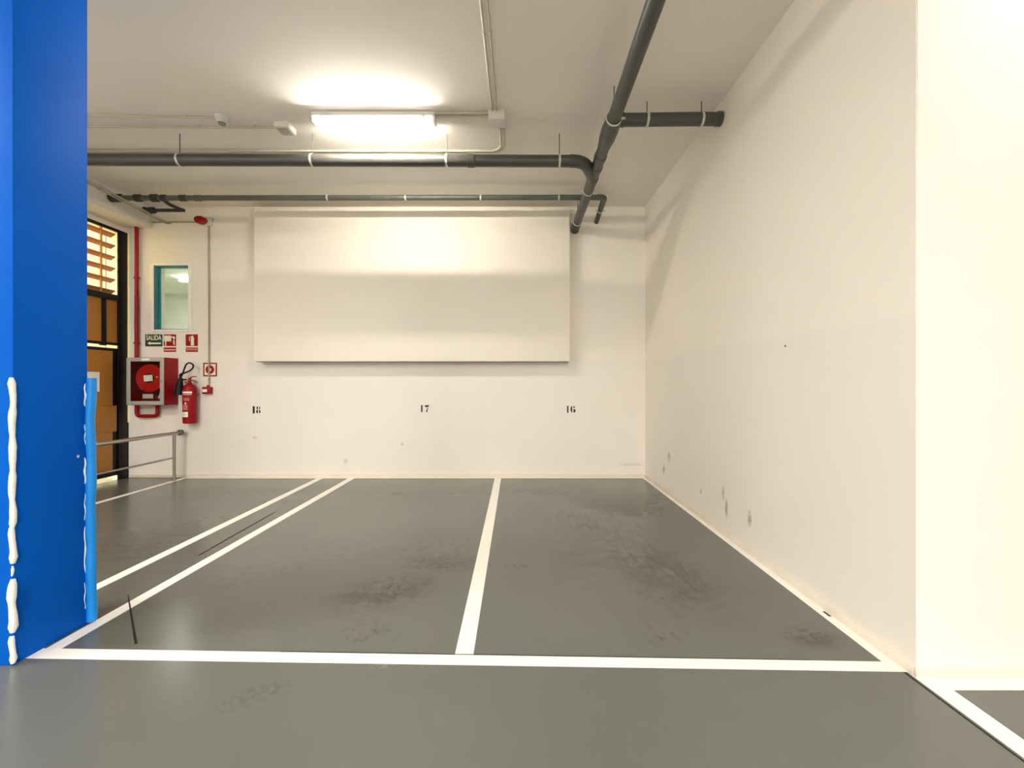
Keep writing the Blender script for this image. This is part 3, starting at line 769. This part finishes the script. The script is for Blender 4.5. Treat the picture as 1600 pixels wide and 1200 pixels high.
# ------------------------------------------------------------------ fire extinguisher
EY = 6.595
def ep(u, v, y=EY):
    q = at(190+u/9.6, 545+v/9.6, EY); return V((q.x, y, q.z))
ec = ep(1023, 1118)
ex = thing('fire_extinguisher', 'red fire extinguisher with a black horn hung on the back wall', 'fire extinguisher', (ec.x, EY, ec.z))
ER = .0915
H = ep(0, 520).z - ec.z
MB().lathe((ec.x, EY, ec.z), (0, 0, 1), [(0, ER-.014), (.006, ER-.004), (.02, ER), (H-.10, ER), (H-.06, ER*.93), (H-.03, ER*.74), (H-.012, ER*.50), (H, ER*.36)], 36).build('cylinder', M_RED, ex)
vt = ec.z + H
MB().lathe((ec.x, EY, vt-.004), (0, 0, 1), [(0, .026), (.02, .028), (.024, .020), (.06, .022), (.085, .018), (.09, .01)], 18).build('valve', M_RED, ex)
MB().lathe((ec.x-.03, EY, vt+.02), (-1, 0, 0), [(0, .012), (.03, .012), (.032, .016), (.05, .016)], 12).build('outlet', M_BRASS, ex)
MB().tube([(ec.x, EY-.01, vt+.075), (ec.x+.05, EY-.012, vt+.105), (ec.x+.115, EY-.012, vt+.105)], [.009, .008, .007], 10).build('lever', M_RED, ex)
MB().tube([(ec.x, EY-.01, vt+.05), (ec.x+.07, EY-.012, vt+.045), (ec.x+.135, EY-.012, vt+.012)], [.011, .010, .007], 10).build('carry_handle', M_ROD, ex)
HY = EY-.03
hose = [ep(u, v, HY+dy_) for u, v, dy_ in ((985, 462, .02), (945, 460, 0), (915, 420, -.02), (925, 380, -.02), (975, 365, -.015), (1050, 330, -.01), (1092, 285, 0), (1092, 240, 0), (1040, 213, 0), (990, 235, .005), (960, 290, .01), (935, 360, .012), (912, 410, .01), (900, 450, .005))]
# smooth the loop
def catmull(P, n=6):
    out = []
    for i in range(len(P)-1):
        p0, p1, p2, p3 = P[max(i-1, 0)], P[i], P[i+1], P[min(i+2, len(P)-1)]
        for k in range(n):
            t = k/n
            out.append(.5*((2*p1) + (p2-p0)*t + (2*p0-5*p1+4*p2-p3)*t*t + (3*p1-p0-3*p2+p3)*t**3))
    out.append(P[-1]); return out
MB().tube(catmull(hose), .0115, 12).build('hose', M_BLACK, ex)
MB().tube([ep(906, 425, HY), ep(905, 470, HY), ep(895, 520, HY), ep(890, 600, HY), ep(884, 690, HY)], [.016, .033, .043, .052, .064], 22).build('horn', M_BLACK, ex)
def band(name, v0, v1, m, a0, a1, rr_=ER+.0012, n=14):
    """curved label on the cylinder between two angles (0 = towards the viewer)"""
    z0, z1 = ep(0, v1).z, ep(0, v0).z
    q = MB()
    A = [[q.bm.verts.new((ec.x + rr_*math.sin(t), EY - rr_*math.cos(t), z)) for z in (z0, z1)] for t in [a0+(a1-a0)*k/n for k in range(n+1)]]
    for k in range(n): q.bm.faces.new((A[k][0], A[k+1][0], A[k+1][1], A[k][1]))
    return q.build(name, m, ex)
band('white_label', 640, 664, M_WHITE, -.75, .95)
band('grey_label', 672, 690, mat('rose_label', (.55, .30, .30), .5), -.7, .9)
band('print_line', 745, 751, M_PINK, -.4, .6); band('print_line', 768, 773, M_PINK, -.3, .6)
band('print_block', 735, 760, M_PINK, -.75, -.6)
band('print_symbol', 805, 826, M_WHITE, -.10, .15)
for k in range(5): band('print_line', 838+16*k, 843+16*k, M_PINK, -.65, .35)
band('inspection_label', 942, 1018, M_WHITE, -.95, .40)
band('print_line', 975, 980, M_TEXTGREY, -.35, .2, ER+.002); band('print_line', 990, 994, M_TEXTGREY, -.4, .15, ER+.002)
MB().box(ec.x-.05, ec.x+.05, EY+ER-.004, BACK-.0005, ec.z+.42, ec.z+.46, .003).build('wall_bracket', M_ROD, ex)

# ------------------------------------------------------------------ steel handrail
HX = -5.18
hr = thing('handrail', 'low brushed steel handrail with a round end by the back wall', 'handrail', (HX, 6.48, 0))
MB().tube([(HX, 3.2, .722), (HX, 6.575, .714)], .0255, 20).build('top_rail', M_STEEL, hr)
MB().tube([(HX, 3.2, .347), (HX, 6.47, .347)], .0135, 16).build('lower_rail', M_STEEL, hr)
for y in (6.48, 4.9, 3.3):
    po = MB().tube([(HX, y, 0), (HX, y, .70)], .021, 20).build('post', M_STEEL, hr)
    MB().lathe((HX, y, 0), (0, 0, 1), [(0, .034), (.006, .034), (.010, .024)], 20).build('foot_plate', M_STEEL, po)
MB().lathe((HX, 6.568, .714), (0, 1, 0), [(0, .026), (.004, .043), (.03, .047), (.05, .043), (.066, .025)], 24).build('end_cap', mat('dark_steel', (.20, .18, .15), .3, metal=1.), hr)

# ------------------------------------------------------------------ light
def area_lamp(x, y, w, watts, col=(1., .95, .88), ly=.12):
    l = bpy.data.lights.new('unseen_lamp', 'AREA'); l.shape = 'RECTANGLE'; l.size = w; l.size_y = ly; l.energy = watts; l.color = col
    o = bpy.data.objects.new('unseen_lamp', l); COL.objects.link(o); o.location = (x, y, CEIL-.10)
    return o
for x, y, wt in ((.4, -1.2, 10), (.4, -4.4, 165), (3.2, 1.5, 6), (-4.8, 1.5, 34), (-4.9, -3.0, 64)):
    area_lamp(x, y, 1.28, wt)  # unseen ceiling lamps, placed and powered to balance the brightness of the walls
o = area_lamp(-6.3, 8.6, 2.6, 17, (1, .97, .9), 2.2); o.location.z = 3.55  # broad unseen fill added to brighten the room behind the small window
l = bpy.data.lights.new('sun', 'SUN'); l.energy = 1.3; l.angle = .01; l.color = (1, .93, .80)
o = bpy.data.objects.new('sun', l); COL.objects.link(o)
o.rotation_euler = V((-.55, .25, -.8)).to_track_quat('-Z', 'Y').to_euler()
w = bpy.data.worlds.new('sky'); S.world = w; w.use_nodes = True
bg = w.node_tree.nodes['Background']; bg.inputs['Color'].default_value = (.95, .95, .88, 1); bg.inputs['Strength'].default_value = .9

# ------------------------------------------------------------------ camera
cd = bpy.data.cameras.new('camera'); cam = bpy.data.objects.new('camera', cd); COL.objects.link(cam)
cam.location = (0, 0, CAM_H); cam.rotation_euler = (PI/2, 0, 0)
cd.sensor_width = 36; cd.sensor_fit = 'HORIZONTAL'; cd.lens = 36*F/1600
cd.shift_x = -(VX-800)/1600; cd.shift_y = (VY-600)/1600
cd.clip_start = .05
S.camera = cam
S.view_settings.view_transform = 'Standard'
S.view_settings.look = 'None'
S.view_settings.gamma = 1
S.view_settings.use_curve_mapping = False
S.view_settings.exposure = 2.27
S.cycles.use_denoising = True
S.cycles.denoising_prefilter = 'ACCURATE'
S.cycles.sample_clamp_indirect = 6
S.cycles.max_bounces = 14
S.cycles.diffuse_bounces = 10
S.cycles.transparent_max_bounces = 12
